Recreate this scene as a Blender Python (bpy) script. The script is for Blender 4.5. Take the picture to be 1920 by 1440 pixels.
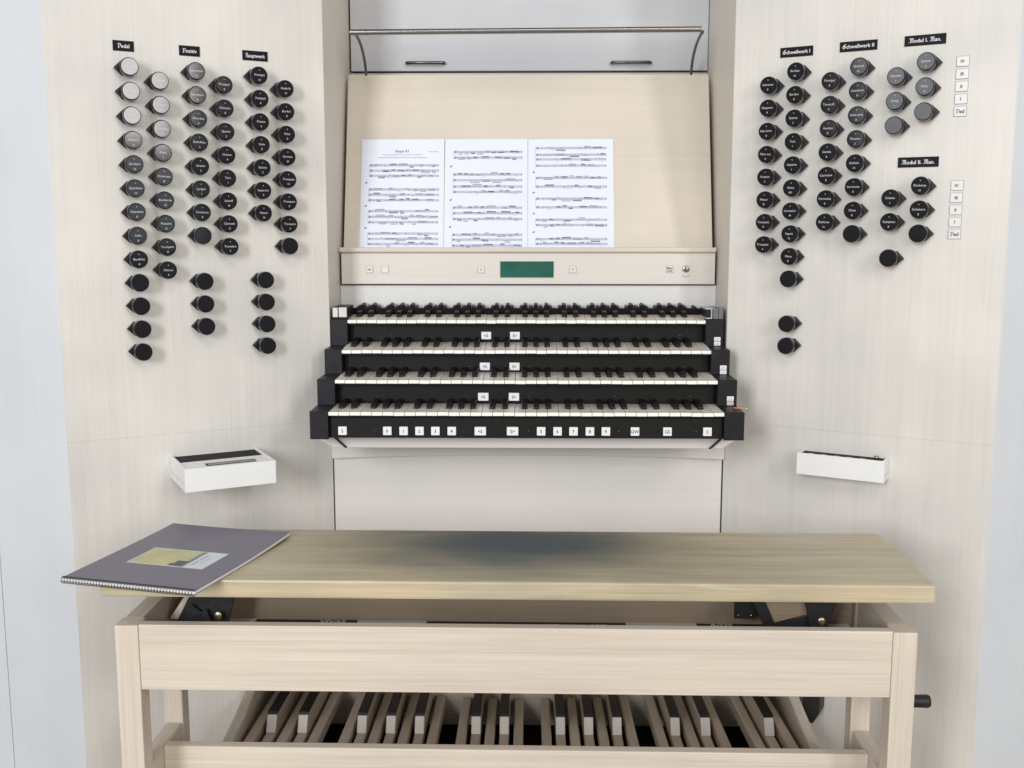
import bpy, bmesh, math, random
from mathutils import Matrix, Vector
R = math.radians
random.seed(7)
scene = bpy.context.scene
for o in list(bpy.data.objects):
    bpy.data.objects.remove(o)
COL = scene.collection

# ------------------------------------------------------------------ camera
cam_d = bpy.data.cameras.new('Camera')
cam = bpy.data.objects.new('Camera', cam_d)
COL.objects.link(cam)
cam_d.sensor_width = 36.0
cam_d.lens = 37.5
cam_d.clip_start = 0.05
cam_d.clip_end = 100
cam.location = (0, 0, 1.25)
cam.rotation_euler = (R(90 - 8.195), 0, R(0.85))
scene.camera = cam

# ------------------------------------------------------------------ light
world = bpy.data.worlds.new('World')
scene.world = world
world.use_nodes = True
bg = world.node_tree.nodes['Background']
bg.inputs[0].default_value = (0.95, 0.96, 1.0, 1)
bg.inputs[1].default_value = 0.32


def area_light(name, loc, target, sx, sy, watts, color):
    d = bpy.data.lights.new(name, 'AREA')
    d.shape = 'RECTANGLE'
    d.size, d.size_y = sx, sy
    d.energy = watts
    d.color = color
    o = bpy.data.objects.new(name, d)
    COL.objects.link(o)
    o.location = loc
    o.rotation_euler = (Vector(target) - Vector(loc)).to_track_quat('-Z', 'Y').to_euler()
    return o


# church windows behind the player: a tall bright one far right, pale daylight lower down beside it,
# a dimmer one far left, and added lamps with no window: half left, half right, high fill
area_light('window_light_right', (3.76, -3.6, 3.50), (0.0, 2.3, 1.1), 0.82, 3.1, 140, (1.0, 0.985, 0.96))
area_light('window_light_right_low', (3.80, -3.6, 1.50), (0.0, 2.3, 1.1), 0.8, 0.8, 3.2, (0.78, 0.90, 1.0))
area_light('window_light_left', (-4.0, -3.6, 3.20), (0.0, 2.3, 1.1), 0.9, 2.4, 34, (0.92, 0.97, 1.0))
area_light('added_light_half_left', (-2.3, -3.6, 2.4), (0.0, 2.3, 1.0), 1.1, 2.2, 215, (0.97, 0.975, 1.0))
area_light('added_light_half_right', (1.9, -3.6, 1.7), (0.0, 2.3, 1.0), 1.0, 1.8, 40, (1.0, 0.97, 0.94))
area_light('high_fill_light', (0.3, -1.6, 4.4), (0.0, 2.2, 0.8), 2.2, 1.4, 50, (1.0, 0.93, 0.84))

vs = scene.view_settings
vs.view_transform = 'Standard'
vs.look = 'None'
vs.exposure = -0.15
vs.gamma = 1.0
vs.use_curve_mapping = False

# ------------------------------------------------------------------ materials
M = {}


def new_mat(name):
    m = bpy.data.materials.new(name)
    m.use_nodes = True
    nt = m.node_tree
    return m, nt, nt.nodes['Principled BSDF']


def plain(name, col, rough=0.5, metal=0.0, spec=0.5, vary=0.06, scale=40.0, bump=0.0, coat=0.0):
    """A procedural material: base colour broken up by noise, uneven gloss, optional fine relief."""
    m, nt, p = new_mat(name)
    n, l = nt.nodes, nt.links
    tc = n.new('ShaderNodeTexCoord')
    no = n.new('ShaderNodeTexNoise')
    no.inputs['Scale'].default_value = scale
    no.inputs['Detail'].default_value = 5
    l.new(tc.outputs['Object'], no.inputs['Vector'])
    rp = n.new('ShaderNodeValToRGB')
    rp.color_ramp.elements[0].position = 0.3
    rp.color_ramp.elements[1].position = 0.7
    rp.color_ramp.elements[0].color = tuple(c * (1 - vary) for c in col) + (1,)
    rp.color_ramp.elements[1].color = tuple(min(1, c * (1 + vary)) for c in col) + (1,)
    l.new(no.outputs['Fac'], rp.inputs['Fac'])
    l.new(rp.outputs['Color'], p.inputs['Base Color'])
    mr = n.new('ShaderNodeMapRange')
    mr.inputs['To Min'].default_value = max(0.02, rough * 0.8)
    mr.inputs['To Max'].default_value = min(1, rough * 1.2)
    l.new(no.outputs['Fac'], mr.inputs['Value'])
    l.new(mr.outputs['Result'], p.inputs['Roughness'])
    p.inputs['Metallic'].default_value = metal
    p.inputs['Specular IOR Level'].default_value = spec
    p.inputs['Coat Weight'].default_value = coat
    if bump:
        b = n.new('ShaderNodeBump')
        b.inputs['Strength'].default_value = bump
        b.inputs['Distance'].default_value = 0.0005
        no2 = n.new('ShaderNodeTexNoise')
        no2.inputs['Scale'].default_value = scale * 12
        l.new(tc.outputs['Object'], no2.inputs['Vector'])
        l.new(no2.outputs['Fac'], b.inputs['Height'])
        l.new(b.outputs['Normal'], p.inputs['Normal'])
    M[name] = m
    return m


def wood(name, light, dark, grain, rough=0.45, contrast=1.0, bands=9.0, spec=0.35, patch=0.0, stain=None, wear=None):
    """Whitewashed wood: grain lines along one axis ('x','y','z'), broad bands, slow patches of tone."""
    m, nt, p = new_mat(name)
    n, l = nt.nodes, nt.links
    tc = n.new('ShaderNodeTexCoord')

    def streak(across, along, detail=4, dist=0.0):
        mp = n.new('ShaderNodeMapping')
        sc = [across, across, across]
        sc['xyz'.index(grain)] = along
        mp.inputs['Scale'].default_value = sc
        l.new(tc.outputs['Object'], mp.inputs['Vector'])
        t = n.new('ShaderNodeTexNoise')
        t.inputs['Scale'].default_value = 1.0
        t.inputs['Detail'].default_value = detail
        t.inputs['Distortion'].default_value = dist
        l.new(mp.outputs['Vector'], t.inputs['Vector'])
        return t.outputs['Fac']

    fine = streak(330, 4, 6, 0.4)
    mid = streak(70, 1.6, 4, 0.6)
    broad = streak(bands, 0.5, 2, 0.3)

    def mul(a, k):
        x = n.new('ShaderNodeMath')
        x.operation = 'MULTIPLY'
        l.new(a, x.inputs[0])
        x.inputs[1].default_value = k
        return x.outputs[0]

    def add(a, b):
        x = n.new('ShaderNodeMath')
        l.new(a, x.inputs[0])
        l.new(b, x.inputs[1])
        return x.outputs[0]

    s = add(add(mul(fine, 0.40), mul(mid, 0.34)), mul(broad, 0.26))
    rp = n.new('ShaderNodeValToRGB')
    e = rp.color_ramp.elements
    w = 0.24 / contrast
    e[0].position, e[1].position = 0.5 - w, 0.5 + w
    e[0].color = tuple(dark) + (1,)
    e[1].color = tuple(light) + (1,)
    l.new(s, rp.inputs['Fac'])
    col = rp.outputs['Color']
    if patch:
        t = n.new('ShaderNodeTexNoise')
        t.inputs['Scale'].default_value = 3.0
        t.inputs['Detail'].default_value = 3
        l.new(tc.outputs['Object'], t.inputs['Vector'])
        r2 = n.new('ShaderNodeValToRGB')
        r2.color_ramp.elements[0].position = 0.35
        r2.color_ramp.elements[1].position = 0.65
        r2.color_ramp.elements[0].color = (1 - patch, 1 - patch * 0.9, 1 - patch * 0.8, 1)
        r2.color_ramp.elements[1].color = (1, 1, 1, 1)
        l.new(t.outputs['Fac'], r2.inputs['Fac'])
        mx = n.new('ShaderNodeMix')
        mx.data_type = 'RGBA'
        mx.blend_type = 'MULTIPLY'
        mx.inputs['Factor'].default_value = 1
        l.new(col, mx.inputs[6])
        l.new(r2.outputs['Color'], mx.inputs[7])
        col = mx.outputs[2]
    if wear:
        # streaks where the finish has worn off to paler wood
        wcol, wamt = wear
        wf = streak(26, 3.0, 5, 1.2)
        rw = n.new('ShaderNodeValToRGB')
        rw.color_ramp.elements[0].position = 0.50
        rw.color_ramp.elements[1].position = 0.68
        rw.color_ramp.elements[0].color = (0, 0, 0, 1)
        rw.color_ramp.elements[1].color = (wamt, wamt, wamt, 1)
        l.new(wf, rw.inputs['Fac'])
        mx = n.new('ShaderNodeMix')
        mx.data_type = 'RGBA'
        l.new(rw.outputs['Color'], mx.inputs['Factor'])
        l.new(col, mx.inputs[6])
        mx.inputs[7].default_value = tuple(wcol) + (1,)
        col = mx.outputs[2]
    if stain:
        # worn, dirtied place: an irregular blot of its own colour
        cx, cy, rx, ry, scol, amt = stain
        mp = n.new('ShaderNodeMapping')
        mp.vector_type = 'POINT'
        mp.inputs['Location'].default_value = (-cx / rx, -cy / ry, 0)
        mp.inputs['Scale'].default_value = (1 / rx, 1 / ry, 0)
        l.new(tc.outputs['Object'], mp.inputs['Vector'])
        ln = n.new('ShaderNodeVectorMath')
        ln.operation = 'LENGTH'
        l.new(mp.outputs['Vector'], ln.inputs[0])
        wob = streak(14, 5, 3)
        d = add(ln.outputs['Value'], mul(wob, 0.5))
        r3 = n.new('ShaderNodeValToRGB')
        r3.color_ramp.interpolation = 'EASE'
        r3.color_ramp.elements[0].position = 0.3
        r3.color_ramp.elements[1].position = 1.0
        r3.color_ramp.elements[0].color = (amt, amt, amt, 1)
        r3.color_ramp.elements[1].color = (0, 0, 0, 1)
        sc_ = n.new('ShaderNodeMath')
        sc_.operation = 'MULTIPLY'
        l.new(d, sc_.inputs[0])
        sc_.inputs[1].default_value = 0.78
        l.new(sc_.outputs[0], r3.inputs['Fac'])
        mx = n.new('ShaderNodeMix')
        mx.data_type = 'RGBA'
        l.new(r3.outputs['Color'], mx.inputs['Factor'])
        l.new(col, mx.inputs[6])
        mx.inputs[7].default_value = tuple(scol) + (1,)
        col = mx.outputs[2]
    l.new(col, p.inputs['Base Color'])
    mr = n.new('ShaderNodeMapRange')
    mr.inputs['To Min'].default_value = rough * 0.85
    mr.inputs['To Max'].default_value = min(1, rough * 1.2)
    l.new(mid, mr.inputs['Value'])
    l.new(mr.outputs['Result'], p.inputs['Roughness'])
    p.inputs['Specular IOR Level'].default_value = spec
    b = n.new('ShaderNodeBump')
    b.inputs['Strength'].default_value = 0.12
    b.inputs['Distance'].default_value = 0.0006
    l.new(fine, b.inputs['Height'])
    l.new(b.outputs['Normal'], p.inputs['Normal'])
    M[name] = m
    return m


wood('case_wood', (0.725, 0.76, 0.795), (0.645, 0.68, 0.715), 'z', 0.42, 0.7, 5.0, patch=0.06)
wood('wing_wood', (0.775, 0.75, 0.70), (0.64, 0.615, 0.565), 'y', 0.38, 1.05, 6.0, patch=0.15)
wood('niche_bounce_wood', (0.76, 0.71, 0.63), (0.65, 0.60, 0.53), 'z', 0.42, 0.8, 6.0, patch=0.06)  # same wood as the wings, with warm interreflected light put into its colour
wood('knee_wood', (0.82, 0.785, 0.745), (0.72, 0.69, 0.65), 'x', 0.42, 0.8, 6.0, patch=0.05)
wood('case_wood_cross', (0.76, 0.725, 0.67), (0.66, 0.625, 0.575), 'x', 0.42, 0.8, 9.0, patch=0.06)
wood('cover_wood', (0.60, 0.615, 0.64), (0.52, 0.535, 0.565), 'x', 0.40, 0.8, 6.0, patch=0.10)
wood('desk_wood', (0.74, 0.675, 0.58), (0.635, 0.575, 0.485), 'x', 0.42, 0.8, 6.0, patch=0.10)
wood('bench_wood_x', (0.745, 0.665, 0.57), (0.555, 0.48, 0.395), 'x', 0.5, 1.4, 24.0, patch=0.07)
wood('bench_wood_y', (0.72, 0.64, 0.54), (0.54, 0.47, 0.385), 'y', 0.5, 1.4, 24.0, patch=0.06)
wood('bench_wood_z', (0.74, 0.66, 0.565), (0.55, 0.475, 0.39), 'z', 0.5, 1.4, 24.0, patch=0.07)
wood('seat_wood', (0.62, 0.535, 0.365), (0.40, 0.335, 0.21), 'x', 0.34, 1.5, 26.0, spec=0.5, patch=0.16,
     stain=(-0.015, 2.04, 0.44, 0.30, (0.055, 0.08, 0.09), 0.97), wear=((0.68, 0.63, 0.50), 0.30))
wood('brown_shaded_wood', (0.42, 0.33, 0.24), (0.30, 0.23, 0.16), 'x', 0.55, 1.0, 16.0)  # dark brown wood; on the bench's back rail the shade is in the colour
wood('pedal_wood', (0.62, 0.53, 0.425), (0.45, 0.375, 0.29), 'y', 0.5, 1.0, 40.0)
wood('pedal_cap_wood', (0.80, 0.755, 0.70), (0.70, 0.655, 0.60), 'z', 0.5, 1.0, 40.0)
wood('floor_wood', (0.52, 0.45, 0.37), (0.42, 0.36, 0.29), 'y', 0.6, 1.0, 12.0)
plain('white_lacquer', (0.83, 0.84, 0.83), 0.28, vary=0.02, scale=8)
plain('stained_black', (0.011, 0.010, 0.013), 0.42, spec=0.25, vary=0.25, scale=60, bump=0.15)
plain('fascia_black', (0.007, 0.007, 0.0065), 0.5, spec=0.22, vary=0.2, scale=70, bump=0.2)
plain('knob_black', (0.008, 0.007, 0.009), 0.09, vary=0.1, scale=30)
plain('pointer_black', (0.008, 0.007, 0.009), 0.4, spec=0.25, vary=0.15, scale=90)
plain('plate_black', (0.005, 0.005, 0.009), 0.5, spec=0.15, vary=0.1, scale=50)
plain('ebony', (0.006, 0.005, 0.005), 0.45, spec=0.28, vary=0.3, scale=120, bump=0.1)
plain('bone', (0.83, 0.80, 0.73), 0.3, vary=0.035, scale=35)
plain('bone_white', (0.93, 0.92, 0.87), 0.3, vary=0.03, scale=45)
plain('piston_white', (0.80, 0.82, 0.83), 0.3, vary=0.02, scale=40)
plain('button_white', (0.70, 0.70, 0.68), 0.35, vary=0.02, scale=40)
plain('knob_print', (0.62, 0.62, 0.62), 0.5, vary=0.05)
plain('print_white', (0.80, 0.80, 0.80), 0.5, vary=0.02)
plain('print_dark', (0.05, 0.06, 0.07), 0.6, vary=0.05)
plain('print_grey', (0.28, 0.30, 0.36), 0.6, vary=0.05)
plain('staff_grey', (0.20, 0.21, 0.27), 0.6, vary=0.05)
plain('ink', (0.025, 0.025, 0.04), 0.6, vary=0.1)
plain('paper', (0.75, 0.80, 0.91), 0.6, vary=0.012, scale=12)
plain('paper_white', (0.80, 0.80, 0.78), 0.6, vary=0.02, scale=20)
plain('steel', (0.30, 0.295, 0.29), 0.22, metal=1.0, vary=0.05, scale=100)
plain('dark_steel', (0.16, 0.16, 0.17), 0.3, metal=1.0, vary=0.1, scale=100)
plain('brass', (0.80, 0.68, 0.46), 0.4, metal=1.0, vary=0.05, scale=80)
plain('iron_black', (0.025, 0.026, 0.03), 0.42, vary=0.15, scale=80, bump=0.1)
plain('rubber_black', (0.012, 0.012, 0.014), 0.5, vary=0.15, scale=80)
plain('gap_black', (0.006, 0.006, 0.006), 0.9, vary=0.1)
plain('smoke_plastic', (0.13, 0.13, 0.14), 0.2, vary=0.1, scale=60)
plain('grey_plastic', (0.45, 0.45, 0.45), 0.25, vary=0.06, scale=60)
plain('tab_grey', (0.62, 0.62, 0.61), 0.35, vary=0.03, scale=60)
plain('tab_pink', (0.56, 0.47, 0.45), 0.35, vary=0.03, scale=60)
plain('orange_paint', (0.62, 0.24, 0.15), 0.4, vary=0.1, scale=60)
plain('shade_reflect_black', (0.009, 0.007, 0.008), 0.7, spec=0.12, vary=0.2, scale=150, bump=0.2)  # near-black for the pedal shade and the blurred key reflections
plain('book_cover', (0.165, 0.155, 0.205), 0.42, vary=0.05, scale=15, bump=0.1)
plain('sticker_white', (0.68, 0.73, 0.80), 0.4, vary=0.02, scale=30)
plain('sticker_yellow', (0.56, 0.55, 0.27), 0.4, vary=0.12, scale=25)
plain('sticker_dark', (0.07, 0.07, 0.09), 0.4, vary=0.2, scale=60)
plain('sticker_grey', (0.24, 0.23, 0.25), 0.4, vary=0.2, scale=60)
plain('booklet_black', (0.012, 0.011, 0.011), 0.4, vary=0.1)
plain('lcd_green', (0.022, 0.115, 0.085), 0.18, vary=0.18, scale=18)

def tint_each(name, lo, hi):
    """Let every object that wears this material take its own slight tint."""
    nt = M[name].node_tree
    p = nt.nodes['Principled BSDF']
    src = p.inputs['Base Color'].links[0].from_socket
    oi = nt.nodes.new('ShaderNodeObjectInfo')
    rp = nt.nodes.new('ShaderNodeValToRGB')
    rp.color_ramp.elements[0].color = tuple(lo) + (1,)
    rp.color_ramp.elements[1].color = tuple(hi) + (1,)
    mx = nt.nodes.new('ShaderNodeMix')
    mx.data_type = 'RGBA'
    mx.blend_type = 'MULTIPLY'
    mx.inputs['Factor'].default_value = 1
    nt.links.new(oi.outputs['Random'], rp.inputs['Fac'])
    nt.links.new(src, mx.inputs[6])
    nt.links.new(rp.outputs['Color'], mx.inputs[7])
    nt.links.new(mx.outputs[2], p.inputs['Base Color'])


tint_each('bone', (0.86, 0.82, 0.76), (1.0, 1.0, 1.0))
tint_each('pedal_wood', (0.84, 0.82, 0.80), (1.0, 1.0, 1.0))

# ------------------------------------------------------------------ helpers
WM = {}


def link(o, parent=None, mat=None, matrix=None):
    COL.objects.link(o)
    mw = matrix.copy() if matrix is not None else Matrix.Identity(4)
    WM[o.name] = mw
    if parent is not None:
        o.parent = parent
        o.matrix_parent_inverse = WM[parent.name].inverted()
    o.matrix_basis = mw
    if mat and o.type == 'MESH' and not o.data.materials:
        o.data.materials.append(M[mat])
    return o


def thing(name, loc, label, cat, group=None):
    o = bpy.data.objects.new(name, None)
    o.empty_display_size = 0.05
    link(o, matrix=Matrix.Translation(loc))
    tag(o, label, cat, group)
    return o


def tag(o, label=None, cat=None, group=None, kind=None):
    if label: o['label'] = label
    if cat: o['category'] = cat
    if group: o['group'] = group
    if kind: o['kind'] = kind
    return o


def obj(name, bm, mat, parent=None, matrix=None, smooth=False):
    bmesh.ops.recalc_face_normals(bm, faces=bm.faces)
    me = bpy.data.meshes.new(name)
    bm.to_mesh(me)
    bm.free()
    if smooth:
        for p in me.polygons: p.use_smooth = True
    return link(bpy.data.objects.new(name, me), parent, mat, matrix)


def inst(name, me, mat, parent, matrix):
    return link(bpy.data.objects.new(name, me), parent, mat, matrix)


def mesh_of(bm, name, mat, smooth=False):
    bmesh.ops.recalc_face_normals(bm, faces=bm.faces)
    me = bpy.data.meshes.new(name)
    bm.to_mesh(me)
    bm.free()
    if smooth:
        for p in me.polygons: p.use_smooth = True
    me.materials.append(M[mat])
    return me


def add_box(bm, x0, x1, y0, y1, z0, z1, bevel=0.0, seg=1):
    vs_ = [bm.verts.new((x, y, z)) for x in (x0, x1) for y in (y0, y1) for z in (z0, z1)]
    fs = []
    for idx in ((0, 1, 3, 2), (4, 6, 7, 5), (0, 4, 5, 1), (2, 3, 7, 6), (0, 2, 6, 4), (1, 5, 7, 3)):
        fs.append(bm.faces.new([vs_[i] for i in idx]))
    if bevel:
        es = list({e for f in fs for e in f.edges})
        bmesh.ops.bevel(bm, geom=es, offset=bevel, segments=seg, affect='EDGES', profile=0.5)
    return bm


def box(name, x0, x1, y0, y1, z0, z1, mat, parent=None, bevel=0.0012, seg=1, matrix=None):
    return obj(name, add_box(bmesh.new(), x0, x1, y0, y1, z0, z1, bevel, seg), mat, parent, matrix)


def add_prism(bm, pts, axis, a, b, bevel=0.0):
    """pts: 2D outline; axis: extrusion axis from a to b; the 2D pair is the other two axes in order."""
    def P(u, v, w):
        return {'x': (w, u, v), 'y': (u, w, v), 'z': (u, v, w)}[axis]
    lo = [bm.verts.new(P(u, v, a)) for u, v in pts]
    hi = [bm.verts.new(P(u, v, b)) for u, v in pts]
    fs = [bm.faces.new(lo), bm.faces.new(hi)]
    n = len(pts)
    for i in range(n):
        fs.append(bm.faces.new([lo[i], lo[(i + 1) % n], hi[(i + 1) % n], hi[i]]))
    if bevel:
        bmesh.ops.recalc_face_normals(bm, faces=fs)
        es = list({e for f in fs for e in f.edges})
        bmesh.ops.bevel(bm, geom=es, offset=bevel, segments=1, affect='EDGES', profile=0.5)
    return bm


def prism(name, pts, axis, a, b, mat, parent=None, bevel=0.0008, matrix=None):
    return obj(name, add_prism(bmesh.new(), pts, axis, a, b, bevel), mat, parent, matrix)


def add_lathe(bm, prof, n=28, mtx=None):
    """prof: list of (radius, height) revolved about local z; ends closed when radius is 0."""
    rings = []
    for r_, h in prof:
        if r_ < 1e-6:
            rings.append([bm.verts.new((0, 0, h))])
        else:
            rings.append([bm.verts.new((r_ * math.cos(2 * math.pi * i / n), r_ * math.sin(2 * math.pi * i / n), h)) for i in range(n)])
    vs_ = [v for r_ in rings for v in r_]
    for a, b in zip(rings, rings[1:]):
        for i in range(n):
            j = (i + 1) % n
            if len(a) == 1 and len(b) > 1: bm.faces.new([a[0], b[i], b[j]])
            elif len(b) == 1 and len(a) > 1: bm.faces.new([a[i], a[j], b[0]])
            elif len(a) > 1: bm.faces.new([a[i], a[j], b[j], b[i]])
    if len(rings[0]) > 1: bm.faces.new(rings[0][::-1])
    if len(rings[-1]) > 1: bm.faces.new(rings[-1])
    if mtx is not None: bmesh.ops.transform(bm, matrix=mtx, verts=vs_)
    return bm


def add_tube(bm, pts, r_, n=10):
    pts = [Vector(p) for p in pts]
    rings = []
    for i, p in enumerate(pts):
        d = (pts[min(i + 1, len(pts) - 1)] - pts[max(i - 1, 0)]).normalized()
        ref = Vector((0, 0, 1)) if abs(d.z) < 0.9 else Vector((1, 0, 0))
        a = d.cross(ref).normalized()
        b = d.cross(a).normalized()
        rings.append([bm.verts.new(p + (a * math.cos(2 * math.pi * k / n) + b * math.sin(2 * math.pi * k / n)) * r_) for k in range(n)])
    for a, b in zip(rings, rings[1:]):
        for k in range(n):
            bm.faces.new([a[k], a[(k + 1) % n], b[(k + 1) % n], b[k]])
    bm.faces.new(rings[0][::-1])
    bm.faces.new(rings[-1])
    return bm


def smooth_by_angle(o, ang=40):
    me = o.data if hasattr(o, 'data') else o
    for p in me.polygons: p.use_smooth = True
    me.set_sharp_from_angle(angle=R(ang))


# --- lettering: built-in font outlines turned into thin meshes; blackletter capitals drawn as broad-pen strokes
BLACK = {
    'P': [((0.05, 0.62), (0.16, 0.72)), ((0.16, 0.72), (0.24, 0.60)), ((0.24, 0.66), (0.24, 0.06)), ((0.12, 0.02), (0.36, 0.04)),
          ((0.24, 0.64), (0.42, 0.72)), ((0.42, 0.72), (0.58, 0.58)), ((0.58, 0.58), (0.54, 0.30)), ((0.54, 0.30), (0.30, 0.22))],
    'H': [((0.04, 0.66), (0.14, 0.74)), ((0.14, 0.74), (0.22, 0.60)), ((0.20, 0.64), (0.20, 0.04)), ((0.20, 0.46), (0.40, 0.74)),
          ((0.40, 0.74), (0.46, 0.60)), ((0.44, 0.62), (0.44, 0.10)), ((0.44, 0.10), (0.56, 0.02))],
    'S': [((0.56, 0.66), (0.40, 0.74)), ((0.40, 0.74), (0.18, 0.62)), ((0.18, 0.62), (0.16, 0.44)), ((0.16, 0.44), (0.46, 0.36)),
          ((0.46, 0.36), (0.54, 0.18)), ((0.54, 0.18), (0.34, 0.02)), ((0.34, 0.02), (0.06, 0.10)), ((0.04, 0.44), (0.06, 0.14)), ((0.30, 0.70), (0.30, 0.10))],
    'M': [((0.03, 0.66), (0.13, 0.72)), ((0.03, 0.10), (0.09, 0.04)), ((0.13, 0.72), (0.27, 0.66)), ((0.27, 0.70), (0.27, 0.04)),
          ((0.27, 0.62), (0.38, 0.74)), ((0.47, 0.68), (0.47, 0.04)), ((0.38, 0.74), (0.47, 0.66)), ((0.47, 0.62), (0.58, 0.74)), ((0.58, 0.74), (0.68, 0.64)), ((0.68, 0.66), (0.68, 0.12)), ((0.68, 0.12), (0.78, 0.02))],
}
GLYPH_W = {'P': 0.62, 'H': 0.60, 'S': 0.62, 'M': 0.84}
TEXT_CACHE = {}


def font_geo(s, size, bold=0.0):
    key = (s, size, bold)
    if key in TEXT_CACHE: return TEXT_CACHE[key]
    cu = bpy.data.curves.new('t', 'FONT')
    cu.body = s
    cu.size = size
    cu.align_x = 'LEFT'
    cu.offset = bold
    cu.resolution_u = 2
    ob = bpy.data.objects.new('t', cu)
    me = bpy.data.meshes.new_from_object(ob)
    vsx = [v.co.copy() for v in me.vertices]
    fcs = [tuple(p.vertices) for p in me.polygons]
    bpy.data.objects.remove(ob)
    bpy.data.curves.remove(cu)
    bpy.data.meshes.remove(me)
    x0 = min((v.x for v in vsx), default=0)
    x1 = max((v.x for v in vsx), default=0)
    TEXT_CACHE[key] = (vsx, fcs, x0, x1)
    return TEXT_CACHE[key]


def add_text(bm, s, size, x=0.0, y=0.0, z=0.0, align='c', bold=0.0, blackletter=False, squeeze=1.0):
    """Flat text centred on (x, y); with blackletter the capitals P H S M are broad-pen strokes."""
    runs = []
    if blackletter:
        cur = ''
        for ch in s:
            if ch in BLACK:
                if cur: runs.append(('t', cur)); cur = ''
                runs.append(('b', ch))
            else:
                cur += ch
        if cur: runs.append(('t', cur))
    else:
        runs = [('t', s)]
    geo, cx = [], 0.0
    for kind, tx in runs:
        if kind == 'b':
            g = size * 1.15
            for (ax, ay), (bx, by) in BLACK[tx]:
                px, py = 0.046 * g, 0.040 * g
                a, b = (cx + ax * g, ay * g - 0.03 * g), (cx + bx * g, by * g - 0.03 * g)
                if (b[0] - a[0]) * py - (b[1] - a[1]) * px < 0: a, b = b, a
                geo.append(([(a[0] - px, a[1] - py), (b[0] - px, b[1] - py), (b[0] + px, b[1] + py), (a[0] + px, a[1] + py)], [(0, 1, 2, 3)]))
            cx += GLYPH_W[tx] * g
        else:
            lead = len(tx) - len(tx.lstrip(' '))
            cx += lead * size * 0.28
            v, f, x0, x1 = font_geo(tx.strip(' '), size, bold)
            geo.append(([(cx + p.x - x0, p.y) for p in v], f))
            cx += (x1 - x0) + size * 0.06 + (len(tx) - len(tx.rstrip(' '))) * size * 0.28
    off = {'c': -cx / 2, 'l': 0.0, 'r': -cx}[align]
    for v, f in geo:
        bv = [bm.verts.new((x + (p[0] + off) * squeeze, y + p[1] - size * 0.35, z)) for p in v]
        for q in f:
            try: bm.faces.new([bv[i] for i in q])
            except ValueError: pass
    return cx * squeeze


def flat_obj(name, bm, mat, parent, matrix):
    me = bpy.data.meshes.new(name)
    bm.to_mesh(me)
    bm.free()
    return link(bpy.data.objects.new(name, me), parent, mat, matrix)


def frame(origin, right, up, normal):
    m = Matrix.Identity(4)
    for i, c in enumerate((right, up, normal)):
        for k in range(3): m[k][i] = c[k]
    for k in range(3): m[k][3] = origin[k]
    return m


def front(x, y, z):
    return frame((x, y, z), (1, 0, 0), (0, 0, 1), (0, -1, 0))


AL = R(29)
HW = 0.466          # half width of the niche
YW = 2.495          # where the wings start
UW = 0.585          # wing width
S_, C_ = math.sin(AL), math.cos(AL)


def on_wing(side, u, z, h=0.0):
    """A frame on a wing: u = distance from its inner edge, h = height above its face."""
    if side == 'L':
        o = (-HW - u * C_ + S_ * h, YW - u * S_ - C_ * h, z)
        return frame(o, (C_, S_, 0), (0, 0, 1), (S_, -C_, 0))
    o = (HW + u * C_ - S_ * h, YW - u * S_ - C_ * h, z)
    return frame(o, (C_, -S_, 0), (0, 0, 1), (-S_, -C_, 0))


# ------------------------------------------------------------------ setting
fl = box('floor', -5, 5, -5.0, 3.2, -0.04, 0.0, 'floor_wood', bevel=0)
tag(fl, kind='structure')

# ------------------------------------------------------------------ the console case
con = thing('organ_console', (0, 2.5, 0), 'pale whitewashed organ console with four black manuals, angled stop panels and music desk', 'organ console')
ZT = 2.35


def wing(side):
    s = -1 if side == 'L' else 1
    m = on_wing(side, 0, 0)
    sx = -1 if side == 'L' else 1      # local x runs to the right; outward is sx
    T = 0.022
    # upper board, and lower board below the faint joint, with the kneehole cut out near the pedals
    up = [(0, 0.803), (sx * UW, 0.803), (sx * UW, ZT), (0, ZT)]
    bm = bmesh.new()
    add_prism(bm, up, 'z', -T, 0, 0.0003)
    obj('stop_panel', bm, 'wing_wood', con, m)
    low = [(0, 0.80285), (0, 0.27), (sx * 0.20, 0.27), (sx * 0.20, 0.0), (sx * UW, 0.0), (sx * UW, 0.80285)]
    bm = bmesh.new()
    add_prism(bm, low, 'z', -T, 0, 0.0003)
    obj('lower_panel', bm, 'wing_wood', con, m)
    # niche cheek wall
    x0, x1 = (-HW - 0.02, -HW) if side == 'L' else (HW, HW + 0.02)
    box('niche_wall', x0, x1, YW + 0.0235 if False else YW + 0.004, 2.90, 0.72, ZT, 'niche_bounce_wood', con, 0.0008)
    # outer case front, square to the player, with the seam of the next board
    xo = HW + UW * C_
    yo = YW - UW * S_
    BE = R(25)
    mo = Matrix.Translation((s * (xo + 0.0005), yo, 0)) @ Matrix.Rotation(-s * BE * -1, 4, 'Z')
    # local x runs outward and away from the player
    cuts = ((0.0008, 0.2330), (0.2365, 0.75)) if side == 'L' else ((0.0008, 0.75),)
    for a, b in cuts:
        lo, hi = sorted((s * a, s * b))
        obj('case_front', add_box(bmesh.new(), lo, hi, 0.0, 0.022, 0, ZT, 0.0006), 'case_wood', con, mo)


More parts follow.
